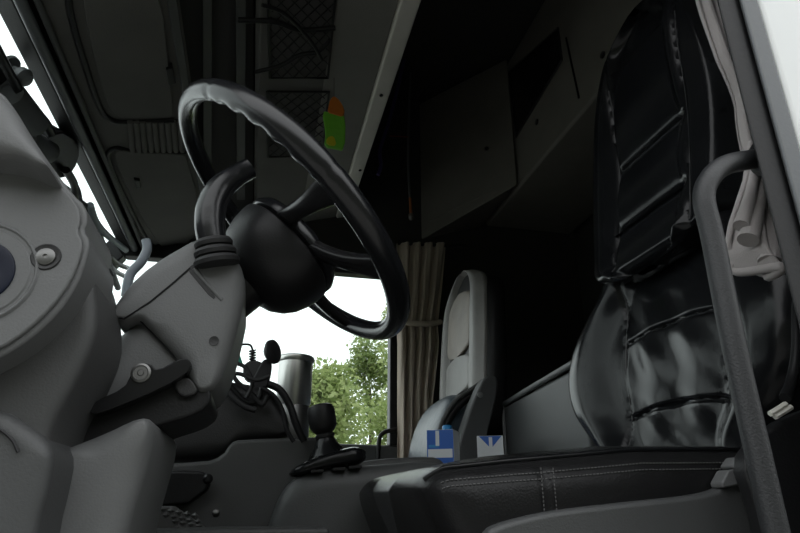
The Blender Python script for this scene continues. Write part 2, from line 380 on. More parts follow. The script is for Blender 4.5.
# ================================================================== REAR CABINETS
A0 = V(421, 240, 2.49); A1 = V(520, 185, 2.07); A2 = Vector((A1.x, YD+.04, A1.z))
ca = thing('overhead_cabinet', 'dark angled overhead cabinet on the rear corner above the passenger seat', 'cabinet', (1.1, 2.2, A0.z))
top = 1.92
nx = (A1-A0); nx.z = 0; n1 = Vector((nx.y, -nx.x, 0)).normalized()
if n1.y > 0: n1 = -n1
def slabv(name, p, q, z0a, z0b, z1, th, m, parent, bevel=.008):
    d = Vector((0, 0, 0)); a = Vector(p); b = Vector(q)
    n = Vector((b.y-a.y, -(b.x-a.x), 0)).normalized()
    if n.x < 0: n = -n
    pts = [Vector((a.x, a.y, z0a)), Vector((b.x, b.y, z0b)), Vector((b.x, b.y, z1)), Vector((a.x, a.y, z1))]
    return prism(name, pts, n*th, m, parent, bevel)
AC = Vector((A1.x-.012, 2.49, A1.z)); tri = [A0, A1-Vector((.012, 0, 0)), AC]
link('body', tri+[Vector((p.x, p.y, top)) for p in tri], [[0, 1, 2], [3, 5, 4], [0, 3, 4, 1], [1, 4, 5, 2], [2, 5, 3, 0]], 'cab', ca, bevel=.006)
PN = Vector((A1.y-A0.y, -(A1.x-A0.x), 0)).normalized()
if PN.x > 0: PN = -PN
def CA(px, py, dz): return VP(px, py, A0+PN*dz, PN)
dr = prism('cabinet_door', [CA(*q, .008) for q in [(428, 120), (496, 104), (499, 189), (428, 221)]], -PN*.02, 'cab', ca, .004)
lathe('door_knob', CA(487, 149, .008), PN, [(.008, 0), (.01, .006), (.006, .012), (0, .012)], 'black', dr, seg=14)
cb = thing('overhead_cabinet', 'long dark overhead cabinet with open slot along the rear wall', 'cabinet', (A1.x+.2, 1.2, A1.z))
slabv('body', Vector((A1.x, 2.49, A1.z)), A2, A1.z, A1.z, top, .45, 'cab', cb, .014)
def CB(px, py, dz): return VX(px, py, A1.x-dz)
prism('open_slot', [CB(*q, .004) for q in [(509, 72), (558, 28), (562, 60), (516, 137)]], (.02, 0, 0), 'gloss', cb, .002)
tube('slot_rim', [CB(*q, .004) for q in [(509, 72), (558, 28), (562, 60), (516, 137), (509, 72)]], .004, 'dark', cb, sm=0, seg=6)
tube('panel_seam', [CB(566, 38, .002), CB(579, 98, .002)], .004, 'black', cb, sm=0, seg=6)
lathe('lock', CB(537, 122, .002), (-1, 0, 0), [(.012, 0), (.012, .004), (0, .005)], 'dark', cb, seg=16)
lathe('lock', CB(603, 55, .002), (-1, 0, 0), [(.012, 0), (.012, .004), (0, .005)], 'dark', cb, seg=16)
# bunk base behind the seats
bk = thing('bunk_base', 'grey plastic box front below the bunk behind the driver seat', 'bunk', (.95, 1.5, -.5))
b0 = VZ(503, 404, .3); b1 = VZ(560, 371, .3); dd = (b1-b0)*1.25
bp = [b0, b0+dd, b0+dd+Vector((.55, 0, 0)), b0+Vector((.55, 0, 0))]
prism('body', [p-Vector((0, 0, .8)) for p in bp], (0, 0, .79), 'dash2', bk, .012)
tube('rim', [b0+Vector((.004, 0, -.6)), b0+Vector((.002, 0, -.02)), b0+Vector((.002, -.01, 0)), b0+dd*.5, b0+dd], .008, 'dash', bk, sm=0)
box('mattress', (b0.x+.1, .6, .29), (1.46, b0.y, .36), 'linerd', bk, .03, seg=3)

# ================================================================== PASSENGER CURTAIN
cu = thing('curtain', 'beige pleated curtain tied back beside the passenger window', 'curtain', (.65, 2.42, .1))
def cgrid(name, fn, nu, nv, m, parent, solid=.003):
    v = [fn(i/nu, j/nv) for j in range(nv+1) for i in range(nu+1)]
    f = [[j*(nu+1)+i, j*(nu+1)+i+1, (j+1)*(nu+1)+i+1, (j+1)*(nu+1)+i] for j in range(nv) for i in range(nu)]
    return link(name, v, f, m, parent, solid=solid, ang=180)
def cfn(u, v):
    py = 243+v*235
    l = lerp(py, [243, 300, 325, 345, 455, 480], [397, 400, 398, 399, 398, 398]); r = lerp(py, [243, 290, 325, 345, 400, 455, 480], [447, 442, 437, 438, 432, 431, 434])
    ww = .014+.006*math.sin(v*3)
    y = 2.43+ww*math.sin(2*math.pi*(4.3*u+.3*math.sin(3*v)))+.006*math.sin(2*math.pi*8.3*u+v*5)
    p = V(l+(r-l)*u, py, 2.43); p.y = y; return p
cgrid('drape', cfn, 90, 40, 'curtain', cu)
tube('tie_band', [V(396, 320, 2.405), V(410, 323, 2.39), V(428, 324, 2.39), V(441, 322, 2.41)], .012, 'curtain', cu)
tube('curtain_rail', [V(394, 243, 2.44), V(470, 247, 2.44)], .008, 'dark', cu, sm=0)
lathe('clip', V(428, 413, 2.39), (0, -1, 0), [(.012, 0), (.012, .006), (0, .007)], 'black', cu, seg=12)

# ================================================================== SEATS
def supert(e, nr, ax, ay):
    N_ = 4000; P_ = [Vector((spow(math.cos(2*math.pi*i/N_), e), spow(math.sin(2*math.pi*i/N_), e), 0)) for i in range(N_)]
    L_ = [0]
    for i in range(N_): d = P_[(i+1) % N_]-P_[i]; L_.append(L_[-1]+math.hypot(d.x*ax, d.y*ay))
    out = []; j = 0
    for k in range(nr):
        t = L_[-1]*k/nr
        while L_[j+1] < t: j += 1
        out.append((P_[j].x, P_[j].y))
    return out
def seatloft(name, zs, xf, wf, df, yc, m, parent, ex=None, nr=110, e=.55, **k):
    rings = []; T_ = supert(e, nr, .25, .06)
    for z in zs:
        x0, w, d = xf(z), wf(z), df(z); r = []
        for (cc, dp) in T_:
            yy = w*cc
            x = x0+d*(dp+1)/2
            if ex: x += ex(z, yy, w, dp)*max(0, min(1, -dp*1.4+.1))
            r.append(Vector((x, yc+yy, z)))
        rings.append(r)
    return loft(name, rings, m, parent, ang=60, **k)
def zr(a, b, n, r):
    # denser towards both ends
    out = []
    for i in range(n+1):
        t = i/n; out.append(a+(b-a)*(.5-.5*math.cos(math.pi*t))*.6+(b-a)*t*.4)
    return out
SY = .87
ds = thing('driver_seat', 'black leather driver seat with tall backrest beside the steering wheel', 'seat', (.4, SY, -.5))
XF = ([.0, .08, .25, .45, .65, .88, 1.0, 1.2], [.60, .608, .612, .66, .69, .71, .735, .79])
def lowx(z, yy, w, dp):
    t = abs(yy)/w; o = 0
    o += .045*(1-sst(.38, .72, t)) - .0
    o += .03*sst(.8, 1.0, t)
    for s in (-.135, .118): o += .005*gauss(yy-s, .0035)
    if -.135 < yy < .118:
        for zz in (.285, .15): o += .005*gauss(z-zz+.01*(yy/.13)**2, .003)
        ph = 26*yy*6.28/2+2.2*math.sin(z*11)
        o += .003*math.sin(ph*.7+z*8)*sst(.08, .16, z)*(1-sst(.3, .4, z)) + .0012*math.sin(yy*60-z*70)
    return o
def endf(z, a, b, r, v):
    if z-a < r: u = 1-(z-a)/r; return v*math.sqrt(max(.02, 1-u*u))
    if b-z < r: u = 1-(b-z)/r; return v*math.sqrt(max(.02, 1-u*u))
    return v
lw = lambda z: sml(z, [.0, .08, .12, .17, .23, .29, .34, .39, .43, .5], [.2, .215, .26, .312, .33, .315, .275, .215, .195, .19])
seatloft('backrest', [.5*i/170 for i in range(171)], lambda z: sml(z, *XF)+.0, lw, lambda z: endf(z, 0, .5, .03, .13), SY, 'leather', ds, lowx, nr=240, label='black leather lower backrest with side bolsters')
def upx(z, yy, w, dp):
    t = abs(yy)/w; o = .028*(1-sst(.45, .7, t)) + .03*sst(.85, 1, t)
    for q in (-.135, .105): o += .004*gauss(yy-q, .0035)*sst(.40, .44, z)
    if -.135 < yy < .105 and z > .40:
        e_ = sst(0, .02, yy+.135)*sst(0, .02, .105-yy)
        for z0, z1 in ((.40, .505), (.505, .645), (.645, .9)):
            if z0 < z <= z1: u = (z-z0)/(z1-z0); o -= e_*.020*(u**.45)*(1-u)**.8*1.9
    return o
def fpt(z, yy, w, d, ex, e=.55, out=.001):
    p = 2/e; t = min(1, abs(yy)/w); dp = -(1-t**p)**(1/p)
    return dp, d, ex
uw = lambda z: endf(z, .385, .99, .06, sml(z, [.385, .45, .55, .66, .78, .88, .95, .99], [.195, .2, .212, .215, .197, .17, .145, .125]))
seatloft('upper_backrest', zr(.385, .99, 170, 0), lambda z: sml(z, *XF)-.02+.03*max(0, 1-(z-.385)/.03)*.6, uw, lambda z: endf(z, .385, .99, .06, .12), SY, 'leather', ds, upx, nr=220, label='black leather upper backrest narrowing to a headrest')
def seam(name, ys, z0, z1, xo, wf, df, ex, pts=40):
    out = []
    for i in range(pts+1):
        z = z0+(z1-z0)*i/pts; w = wf(z); d = df(z); yy = ys; p = 2/.55; t = min(.999, abs(yy)/w); dp = -(1-t**p)**(1/p)
        x = xo(z)+d*(dp+1)/2+ex(z, yy, w, dp)*max(0, min(1, -dp*1.4+.1)); out.append(Vector((x-.0005, SY+yy, z)))
    tube(name, out, .0016, 'thread2', ds, sm=0, seg=6)
for q in (-.135, .118): seam('seam_piping', q, .07, .40, lambda z: sml(z, *XF), lw, lambda z: endf(z, 0, .5, .03, .13), lowx)
for q in (-.135, .105): seam('seam_piping', q, .42, .86, lambda z: sml(z, *XF)-.02, uw, lambda z: endf(z, .385, .99, .06, .12), upx)
# cushion
def czt(x):
    b_ = lerp(x, [.17, .3, .42, .56, .7], [.036, .046, .058, .061, .061]); u = max(0, 1-(x-.1695)/.032)
    return b_-.036*(1-math.sqrt(max(0, 1-u*u)))
CT = None
def cpt(x, a, out=0, cs_=None):
    c, s_ = math.cos(a), math.sin(a); zt = czt(x); zb = -.16
    k = math.sqrt(max(0, 1-((.225-x)/.056)**2)) if x < .225 else 1
    w2 = .25-.055*(1-k); cc = cs_[0] if cs_ else spow(c, .22); ss = cs_[1] if cs_ else spow(s_, .24); yy = w2*cc; s_ = ss
    z = (zt+zb)/2+(zt-zb)/2*ss
    if s_ > 0: z += .012*(1-abs(cc)**3)*sst(.17, .3, x)
    if abs(cc) > .85 and -.14 < z < zt-.004:
        yy -= math.copysign(.003*gauss(x-.302, .003)+.0008*math.sin(z*220+x*60+3*math.sin(x*45))*sst(.2, .26, x)*sst(.0, .03, zt-z), yy)
    return Vector((x+.45*max(0, .015-z)*(1-sst(.17, .26, x)), SY+yy-out, z))
CT = supert(.23, 170, .25, .1)
def cring(x): return [cpt(x, 0, 0, q) for q in CT]
xsn = [.1697+.055*(1-math.cos(math.pi/2*i/40)) for i in range(40)]+[.2247+.005*i for i in range(81)]
r0 = cring(xsn[0]); cc0 = sum(r0, Vector())/len(r0)
capr = [[Vector((cc0.x+(p.x-cc0.x)*k-.004*(1-k*k), cc0.y+(p.y-cc0.y)*k, cc0.z+(p.z-cc0.z)*k)) for p in r0] for k in (.1, .3, .5, .7, .85, .95)]
loft('seat_cushion', capr+[cring(x) for x in xsn], 'cush', ds, ang=180, label='grained black leather cushion with stitched edge')
edge = cpt
tube('piping', [edge(.18+.0165*i, math.pi-.95)+Vector((0, -.001, .001)) for i in range(27)], .003, 'leather', ds, sm=3, seg=8)
for off in (.5, .36):
    parts = []
    for i in range(95):
        x = .19+.0043*i; parts.append(tubed([edge(x, math.pi-off, .0012), edge(x+.0026, math.pi-off, .0012)], .0007, 4))
    v, f = joined(parts); link('stitching', v, f, 'thread', ds, kind='stuff')
parts = []
for s in (-.007, .007):
    for i in range(26):
        z = .035-.004*i; parts.append(tubed([Vector((.302+s, SY-.2512, z)), Vector((.302+s, SY-.2512, z-.0024))], .0007, 4))
v, f = joined(parts); link('stitching', v, f, 'thread', ds, kind='stuff')
ppx('seat_base', [(470, 580), (486, 532), (500, 524), (530, 516), (560, 510), (640, 501), (700, 495), (724, 488), (736, 476), (746, 466), (754, 474), (760, 520), (775, 620), (470, 620)], .605, .5, 'dash2', ds, bevel=.014, seg=4, ch=2, label='grey plastic seat base shell')
for q in ([(722, 483), (729, 470), (747, 468), (744, 484), (724, 488)], [(732, 466), (738, 457), (752, 456), (749, 466), (735, 469)]):
    ppx('adjuster_button', q, .598, .02, 'dash', ds, bevel=.002, ch=0)
# driver belt buckle
bu = thing('seat_belt', 'black seat belt with pale buckle behind the grab handle', 'seat belt', V(785, 420, .53))
ppx('anchor_cover', [(742, 462), (760, 436), (790, 416), (830, 402), (830, 560), (770, 560), (756, 500)], .535, .02, 'black', bu, bevel=.005, ch=1)
for k in range(2):
    tube('buckle_strip', [V(770+k*5, 414+k*3, .53), V(786+k*5, 404+k*3, .53)], .003, 'beam', bu, sm=0, seg=6)
tube('webbing', [V(785, 398, .54), V(792, 380, .55), V(797, 350, .55), V(798, 300, .55), V(806, 260, .55)], .006, 'black', bu)

# passenger seat
PY = 2.08
psx = lambda z: sml(z, [.2, .35, .5, .7, .87], [.68, .672, .68, .695, .72])
ps = thing('passenger_seat', 'grey leather passenger seat with folded armrest beside the curtain', 'seat', (.75, PY, -.5))
pw = lambda z: endf(z, .2, .835, .12, sml(z, [.2, .4, .6, .75, .86], [.21, .225, .222, .2, .15]))
def pex(z, yy, w, dp):
    t = abs(yy)/w; o = .03*(1-sst(.45, .75, t))+.02*sst(.88, 1, t)
    for s in (-.6, .6): o += .01*gauss((yy/w-s)*w, .007)
    if t < .6: o += .006
    return o
seatloft('backrest', zr(.2, .835, 60, 0), psx, pw, lambda z: endf(z, .2, .835, .06, .07), PY, 'gleather', ps, pex, nr=90, label='worn grey leather backrest')
seatloft('back_shell', zr(.16, .82, 40, 0), lambda z: psx(z)+.026, lambda z: endf(z, .16, .82, .12, sml(z, [.2, .4, .6, .75, .86], [.222, .237, .233, .21, .16])), lambda z: endf(z, .16, .82, .06, .11), PY, 'black', ps, None, nr=60, label='black seat back shell')
for nm, z0, z1, w_, m_ in (('shoulder_pad', .5, .75, .125, 'tleather'), ('lumbar_pad', .36, .5, .13, 'gleather'), ('lower_pad', .24, .36, .13, 'gleather')):
    seatloft(nm, zr(z0, z1, 24, 0), lambda z: psx(z)+.012, lambda z: endf(z, z0, z1, (z1-z0)*.22, w_+.02), lambda z: endf(z, z0, z1, .05, .05), PY+.015, m_, ps, None, nr=60, e=.55)
# tipped cushion
rings = []
for i in range(30):
    t = i/29; c = Vector((.60+.075*t-.03*math.sin(math.pi*t), 2.1, .02+.34*t)); w = .2*math.sqrt(max(.02, 1-(2*t-1)**4)); r = []
    for k in range(48):
        a = 2*math.pi*k/48; r.append(c+Vector((.06*spow(math.sin(a), .6)*math.sqrt(max(.05, 1-(2*t-1)**6)), w*spow(math.cos(a), .5), 0)))
    rings.append(r)
loft('tipped_cushion', rings, 'bleather', ps, ang=60, label='blue-grey leather cushion edge')
tube('cushion_piping', [V(438, 436, 1.86), V(444, 418, 1.86), V(456, 400, 1.86), V(470, 390, 1.86), V(482, 382, 1.86)], .007, 'thread', ps)
tube('belt', [V(441, 440, 1.88), V(448, 420, 1.88), V(460, 404, 1.88), V(474, 394, 1.88), V(486, 388, 1.88)], .014, 'black', ps)
ar = ppx('armrest', [(452, 480), (458, 447), (468, 415), (480, 385), (487, 375), (496, 375), (499, 384), (494, 410), (486, 440), (480, 480)], 1.78, .06, 'dash2', ps, bevel=.012, seg=4, label='raised grey armrest')
lathe('pivot', V(480, 395, 1.779), (0, -1, 0), [(.009, 0), (.009, .005), (0, .007)], 'dash', ar, seg=14)
box('pedestal', (.6, 1.88, -.5), (.95, 2.28, .08), 'dark', ps, .02)

# ================================================================== GRAB HANDLE AND DRIVER CURTAIN
gh = thing('grab_bar', 'grey tubular grab bar on the pillar in front of the driver seat', 'grab bar', (.43, .46, -.4))
tube('bar', [V(764, 158, .475), V(748, 160, .47), V(726, 165, .465), V(711, 177, .46), V(704, 198, .46), V(713, 240, .46), V(735, 350, .46), V(776, 533, .46), V(800, 640, .46)], .0108, 'hand', gh, seg=20)
lathe('mount', V(770, 157, .474), V(748, 160, .47)-V(770, 157, .474), [(.022, -.004), (.022, .008), (.015, .014)], 'black', gh, seg=20)
dc = thing('curtain', 'pale curtain gathered behind the door seal beside the driver headrest', 'curtain', (.55, .5, .1))
def dfn(u, v):
    py = -30+v*190; l = lerp(py, [-30, 20, 60, 100, 160], [693, 708, 718, 738, 750]); p = V(l+(775-l)*u, py, .53)
    p.y = .53+.008*math.sin(9*u*6.28+v)+.004*math.sin(v*9); return p
cgrid('drape', dfn, 60, 20, 'cloth', dc)
def gfn(u, v):
    py = 140+v*(112+22*math.sin(u*7)+18*u); l = lerp(v, [0, .3, .65, .85, 1], [752, 751, 742, 741, 752]); r = lerp(v, [0, .3, .7, 1], [766, 775, 795, 806])
    p = V(l+(r-l)*u, py, .51); p.y = .51+.018*(.3+v)*math.sin(u*6.28*2.6+1.2*v)+.01*v*math.sin(u*30); return p
cgrid('gathered_end', gfn, 70, 30, 'cloth', dc, .004)
for a_, b_, r0, r1 in (((757, 160), (741, 226), .005, .0085), ((764, 165), (748, 240), .006, .011), ((772, 175), (770, 262), .006, .012), ((778, 190), (790, 268), .006, .011)):
    tube('fold', [V(*a_, .505), V((a_[0]+b_[0])/2+2, (a_[1]+b_[1])/2, .5), V(*b_, .495)], [r0, (r0+r1)/2, r1], 'cloth', dc, seg=12)
hem = [gfn(i/40, 1) for i in range(41)]
tube('hem', hem, .0055, 'cloth', dc, sm=2, seg=8)

# ================================================================== DASHBOARD
da = thing('dashboard', 'grey plastic dashboard with round vent at the driver side', 'dashboard', (-.6, 1.4, -.5))
prism('main_body', [(-1.15, .79, .18), (-.75, .79, .26), (-.5, .79, .28), (-.36, .79, .22), (-.3, .79, .1), (-.35, .79, -.1), (-.4, .79, -.49), (-1.15, .79, -.49)], (0, 1.68, 0), 'dark', da, .02)
pillow('side_body', [(-70, 220), (55, 225), (80, 236), (90, 262), (97, 298), (96, 335), (76, 378), (50, 425), (46, 450), (32, 520), (24, 580), (-70, 580)], .64, .13, .015, 'cons', da)  # darker grey than the hood stands in for shade on this wall
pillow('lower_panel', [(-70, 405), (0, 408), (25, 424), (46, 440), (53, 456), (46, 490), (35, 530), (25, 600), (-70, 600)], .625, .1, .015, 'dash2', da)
tube('flap_groove', [V(-20, 424, .622), V(0, 430, .622), (V(12, 440, .622)), V(18, 452, .622)], .0015, 'black', da, seg=6)
bz = ppx('instrument_hood', [(-70, 40), (0, 90), (14, 107), (30, 134), (53, 168), (72, 193), (85, 205), (88, 220), (83, 230), (90, 240), (87, 258), (77, 285), (59, 312), (31, 338), (0, 358), (-70, 390)], .60, .12, 'dash', da, bevel=.004, seg=3, ch=1)
ppx('face_plate', [(-70, 150), (0, 152), (38, 158), (56, 180), (77, 203), (81, 218), (77, 231), (83, 242), (80, 258), (71, 281), (53, 306), (27, 331), (0, 349), (-70, 378)], .595, .02, 'dash', bz, bevel=.0025, seg=3, ch=1)
pillow('hood_lip', [(-70, 40), (0, 90), (14, 107), (30, 134), (52, 167), (40, 166), (20, 156), (0, 152), (-70, 144)], .552, .3, .02, 'dash', bz)
vc = V(-22, 272, .595)
vr = lathe('air_vent', vc, (0, -1, 0), [(.03, .0015), (.043, .0015), (.0445, .0004), (.047, .0004), (.0485, .0022), (.0495, .0022), (.0515, .0)], 'dash', bz, seg=48, label='round vent bezel')
lathe('vent_disc', vc, (0, -1, 0), [(.032, .0), (.031, .003), (.029, .0035), (.02, .002), (0, .0018)], 'navy', vr, seg=32)
sc = V(46, 257, .595)
sr = lathe('screw_recess', sc, (0, -1, 0), [(.0085, .0005), (.0125, .0015), (.0135, .0005), (.014, -.001)], 'dark', bz, seg=28)
sh = lathe('screw', sc, (0, -1, 0), [(.0088, .0), (.0085, .002), (.006, .0032), (.002, .0034), (.0018, .0022), (0, .002)], 'screw', sr, seg=20)
# column
cn = thing('steering_column', 'grey plastic steering column shroud under the steering wheel', 'steering column', (-.2, .86, .0))
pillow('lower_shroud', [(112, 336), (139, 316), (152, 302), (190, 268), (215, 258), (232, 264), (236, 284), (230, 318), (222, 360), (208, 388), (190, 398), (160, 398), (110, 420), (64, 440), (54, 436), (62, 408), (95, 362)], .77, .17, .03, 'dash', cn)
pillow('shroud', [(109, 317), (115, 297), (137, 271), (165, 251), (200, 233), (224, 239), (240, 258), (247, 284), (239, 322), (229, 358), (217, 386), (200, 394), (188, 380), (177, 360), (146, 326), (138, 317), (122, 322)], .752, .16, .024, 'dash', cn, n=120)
tube('shell_seam', [V(112, 316, .7595), V(124, 319, .7525), V(150, 302, .7515), V(172, 284, .7515), V(190, 268, .7515)], .0013, 'black', cn, sm=0, seg=6)
tube('shroud_seam', [V(141, 321, .7645), V(158, 338, .7645), V(180, 361, .7645)], .0018, 'black', cn, sm=0, seg=6)
tube('slot_edge', [V(194, 269, .752), V(207, 284, .752), V(222, 300, .753)], .0028, 'dash', cn, seg=8)
ppx('slot', [(187, 269), (194, 263), (200, 271), (216, 296), (213, 300), (196, 280)], .7512, .003, 'dark', cn, bevel=.0005, ch=1)  # dark plate stands in for the shade inside the hollow
lathe('shroud_screw', V(214, 341, .752), (0, -1, 0), [(.006, 0), (.006, .001), (.004, .0005), (0, .0005)], 'dark', cn, seg=14)
pillow('knee_cover', [(50, 455), (62, 447), (105, 430), (128, 419), (145, 415), (153, 424), (151, 446), (141, 480), (127, 526), (112, 600), (10, 600), (34, 517)], .70, .22, .03, 'dash', cn)
ppx('column_underside', [(50, 452), (60, 430), (92, 412), (160, 386), (196, 376), (214, 392), (205, 412), (150, 428), (60, 462)], .762, .16, 'black', cn, bevel=.012, seg=4)  # black colour carries the shade of the column's down-facing surface
lv = ppx('release_lever', [(89, 409), (95, 401), (124, 388), (130, 376), (138, 364), (150, 363), (157, 371), (178, 359), (188, 358), (192, 364), (186, 374), (162, 388), (120, 406), (97, 414), (91, 414)], .738, .03, 'gloss', cn, bevel=.004, seg=3, ch=1, label='glossy black release lever')
lathe('lock_barrel', V(141, 373, .738), (0, -1, 0), [(.011, 0), (.011, .002), (.0085, .003), (.0075, .002), (.004, .002), (.003, .003), (0, .003)], 'screw', lv, seg=24)
ppx('lever_block', [(172, 383), (186, 375), (196, 384), (198, 394), (180, 398)], .752, .05, 'dark', cn, bevel=.003, ch=1)
# stalk
SKY = .752
sk = thing('column_stalk', 'black bent control stalk rising from the steering column', 'stalk', V(216, 262, SKY))
for k, (px, py, r) in enumerate(((217, 261, .0285), (215.3, 252, .0262), (213.6, 243, .0238))):
    c = V(px, py, SKY); ax = (V(211, 215, SKY)-V(218, 262, SKY)).normalized()+Vector((0, -.15, 0))
    lathe('boot_rib', c, ax, [(r*.7, -.008), (r, -.005), (r*1.03, .0), (r*.93, .004), (r*.7, .006)], 'rubber', sk, seg=28)
v, f = tubed(cat([V(213, 246, SKY), V(210, 225, SKY), V(212, 205, SKY), V(221, 188, SKY), V(236, 176, SKY), V(250, 168, SKY)], 8), [.0175, .0195, .020, .0190, .017, .015, .0148], 20)
link('lever', v, f, 'wheel', sk, ang=50)
# strap on the dashboard
tag(tube('strap_loop', [V(126, 296, .9), V(130, 275, .9), V(141, 262, .9), V(147, 250, .9), V(146, 240, .9)], .007, 'strap'), 'blue-grey strap loop standing on the dashboard behind the column', 'strap')

# ================================================================== STEERING WHEEL
WC = Vector((.020, .857, .405)); WA = math.radians(42.4)
We1 = Vector((0, 1, 0)); We2 = Vector((-math.cos(WA), 0, math.sin(WA))); Wn = Vector((math.sin(WA), 0, math.cos(WA)))
sw = thing('steering_wheel', 'black leather four spoke steering wheel', 'steering wheel', WC)
RR = .226
def wp(deg, r=RR, h=0): t = math.radians(deg); return WC+(We1*math.cos(t)+We2*math.sin(t))*r+Wn*h
rings = []
for i in range(240):
    d = i*1.5; t = math.radians(d); rad = We1*math.cos(t)+We2*math.sin(t); r = []
    g = sst(140, 146, d)*(1-sst(186, 192, d))+sst(348, 354, d)+(1-sst(34, 40, d)) if d > 300 or d < 60 else sst(140, 146, d)*(1-sst(186, 192, d))
    for k in range(20):
        a = 2*math.pi*k/20; rr = .0148+.0022*max(0, -math.cos(math.radians(d-25)))-.001*max(0, math.cos(math.radians(d-95)))
        inner = max(0, -math.cos(a)); under = max(0, -math.sin(a))
        rr += g*.0026*math.sin(math.radians(d*36))*max(0, math.cos(a-math.radians(200)))**1.5
        if abs(d-139) < 1.6 or abs(d-193) < 1.6: rr -= .001
        r.append(WC+rad*(RR+rr*math.cos(a))+Wn*(rr*1.06*math.sin(a)))
    rings.append(r)
loft('rim', rings, 'wheel', sw, closed=True, ang=70)
hubc = WC-We2*.033-Wn*.040
for (dg, hx, hy) in ((197, -.055, .025), (231, -.06, -.03), (315, .06, -.03), (343, .055, .025)):
    a = hubc+We1*hx+We2*hy+Wn*.012; b = wp(dg, RR-.006, -.004); mid = (a+b)/2-Wn*.004
    u = (b-a).normalized(); s = Wn.cross(u).normalized(); rs = []
    for t in [k/10 for k in range(11)]:
        c = a.lerp(b, t)-Wn*.006*math.sin(math.pi*t); w = .017-.004*math.sin(math.pi*t)+.006*t**4; h = .010
        rs.append([c+s*(w*spow(math.cos(q*math.pi/8), .7))+Wn*(h*spow(math.sin(q*math.pi/8), .7)) for q in range(16)])
    loft('spoke', rs, 'gloss', sw, ang=60)
def hring(h, r, e=.88, n=48, sx=1.0):
    r *= 1.05
    return [hubc+Wn*h+We1*(r*spow(math.cos(2*math.pi*k/n), e))*sx+We2*(r*.95*spow(math.sin(2*math.pi*k/n), e)) for k in range(n)]
loft('hub_back', [hring(-.082, .02), hring(-.08, .036), hring(-.072, .054), hring(-.06, .068), hring(-.045, .078), hring(-.028, .084), hring(-.01, .087), hring(.0, .087), hring(.003, .083)], 'black', sw, ang=50)
loft('airbag_cover', [hring(.004, .079), hring(.008, .085), hring(.016, .086), hring(.026, .08), hring(.034, .06), hring(.036, .02)], 'wheel', sw, ang=50)
loft('column_neck', [hring(-.12, .034), hring(-.07, .036)], 'black', sw, ang=50)

# ================================================================== ITEMS ON THE DASH, LEFT
def cyl(name, a, b, r, m, label, cat_, group=None, seg=20):
    a, b = Vector(a), Vector(b); ax = b-a; L_ = ax.length
    o = lathe(name, a, ax, [(r*.55, 0.004), (r*.6, 0), (r*.97, 0), (r, .003), (r, L_-.003), (r*.97, L_), (r*.6, L_), (r*.55, L_-.004)], m, seg=seg)
    return tag(o, label, cat_, group)
G_ = 'things fixed along the windscreen edge'
GP = Vector((-1.185, 0, .2)); GD = Vector((-.622+1.185, 0, .82)).normalized(); GN = Vector((GD.z, 0, -GD.x))
def WS(px, py, off=.03): return VP(px, py, GP+GN*off, GN)
def wplate(name, poly, off, m, bevel=.004, th=None):
    p = [WS(q.x, q.y, off) for q in chaikin([(a, b, 0) for a, b in poly], 1)]
    return prism(name, p, -GN*((th or off)-.001), m, None, bevel)
cyl('paper_roll', WS(8, 92, .045), WS(34, 124, .045), .036, 'paper', 'grey paper roll against the windscreen near the photo edge', 'paper roll', G_)
cyl('paper_roll', WS(24, 138, .04), WS(48, 152, .04), .034, 'paper', 'lower grey paper roll beside the black gadget on the windscreen', 'paper roll', G_)
tag(lathe('suction_knob', WS(8, 66, .0), GN, [(.03, 0.001), (.028, .008), (.012, .016), (.012, .03), (.022, .036), (.024, .05), (.016, .06), (0, .062)], 'trimg', seg=20), 'small pale suction knob on the windscreen at the photo edge', 'knob', G_)
tag(wplate('gadget_box', [(36, 148), (58, 130), (79, 142), (80, 160), (66, 182), (46, 168)], .05, 'black'), 'black box shaped gadget fixed to the windscreen above the instrument hood edge', 'gadget', G_)
tag(wplate('pouch', [(-20, 46), (2, 64), (16, 88), (31, 110), (44, 130), (30, 144), (-20, 110)], .02, 'dark'), 'dark pouch behind the grey paper roll on the windscreen', 'pouch', G_)
tag(wplate('case', [(64, 186), (72, 188), (82, 206), (92, 224), (108, 242), (112, 268), (84, 252), (72, 225)], .04, 'dark'), 'dark case wedged on the windscreen beside the instrument hood corner', 'case', G_)
for i, (pp, r, m) in enumerate([([(70, 176), (78, 190), (82, 205), (92, 214)], .008, 'paper'), ([(90, 205), (96, 222), (108, 236), (126, 250)], .012, 'strap'), ([(86, 222), (98, 240), (108, 262), (118, 288)], .012, 'paper'), ([(100, 232), (104, 250), (112, 268), (124, 276)], .01, 'trimg'), ([(94, 250), (108, 255), (118, 264), (128, 268)], .01, 'black'), ([(-8, 40), (12, 78), (26, 102), (44, 120), (52, 134)], .011, 'black'), ([(66, 170), (74, 184), (76, 198), (86, 208), (90, 222)], .012, 'black')]):
    tag(tube('cable', [WS(a, b, r+.004+(.05 if i in (1, 2, 3, 4, 6) else .012)+.014*(i % 3)) for a, b in pp], r, m), ['grey wire curling below the black gadget', 'blue-grey lead running along the header rail end', 'grey lead hanging behind the instrument hood corner', 'pale lead between the instrument hood and the column', 'black lead crossing just above the column shroud', 'black cord running along the windscreen edge to the gadget', 'black cord looped below the gadget'][i], 'cable', 'leads behind the instrument hood')

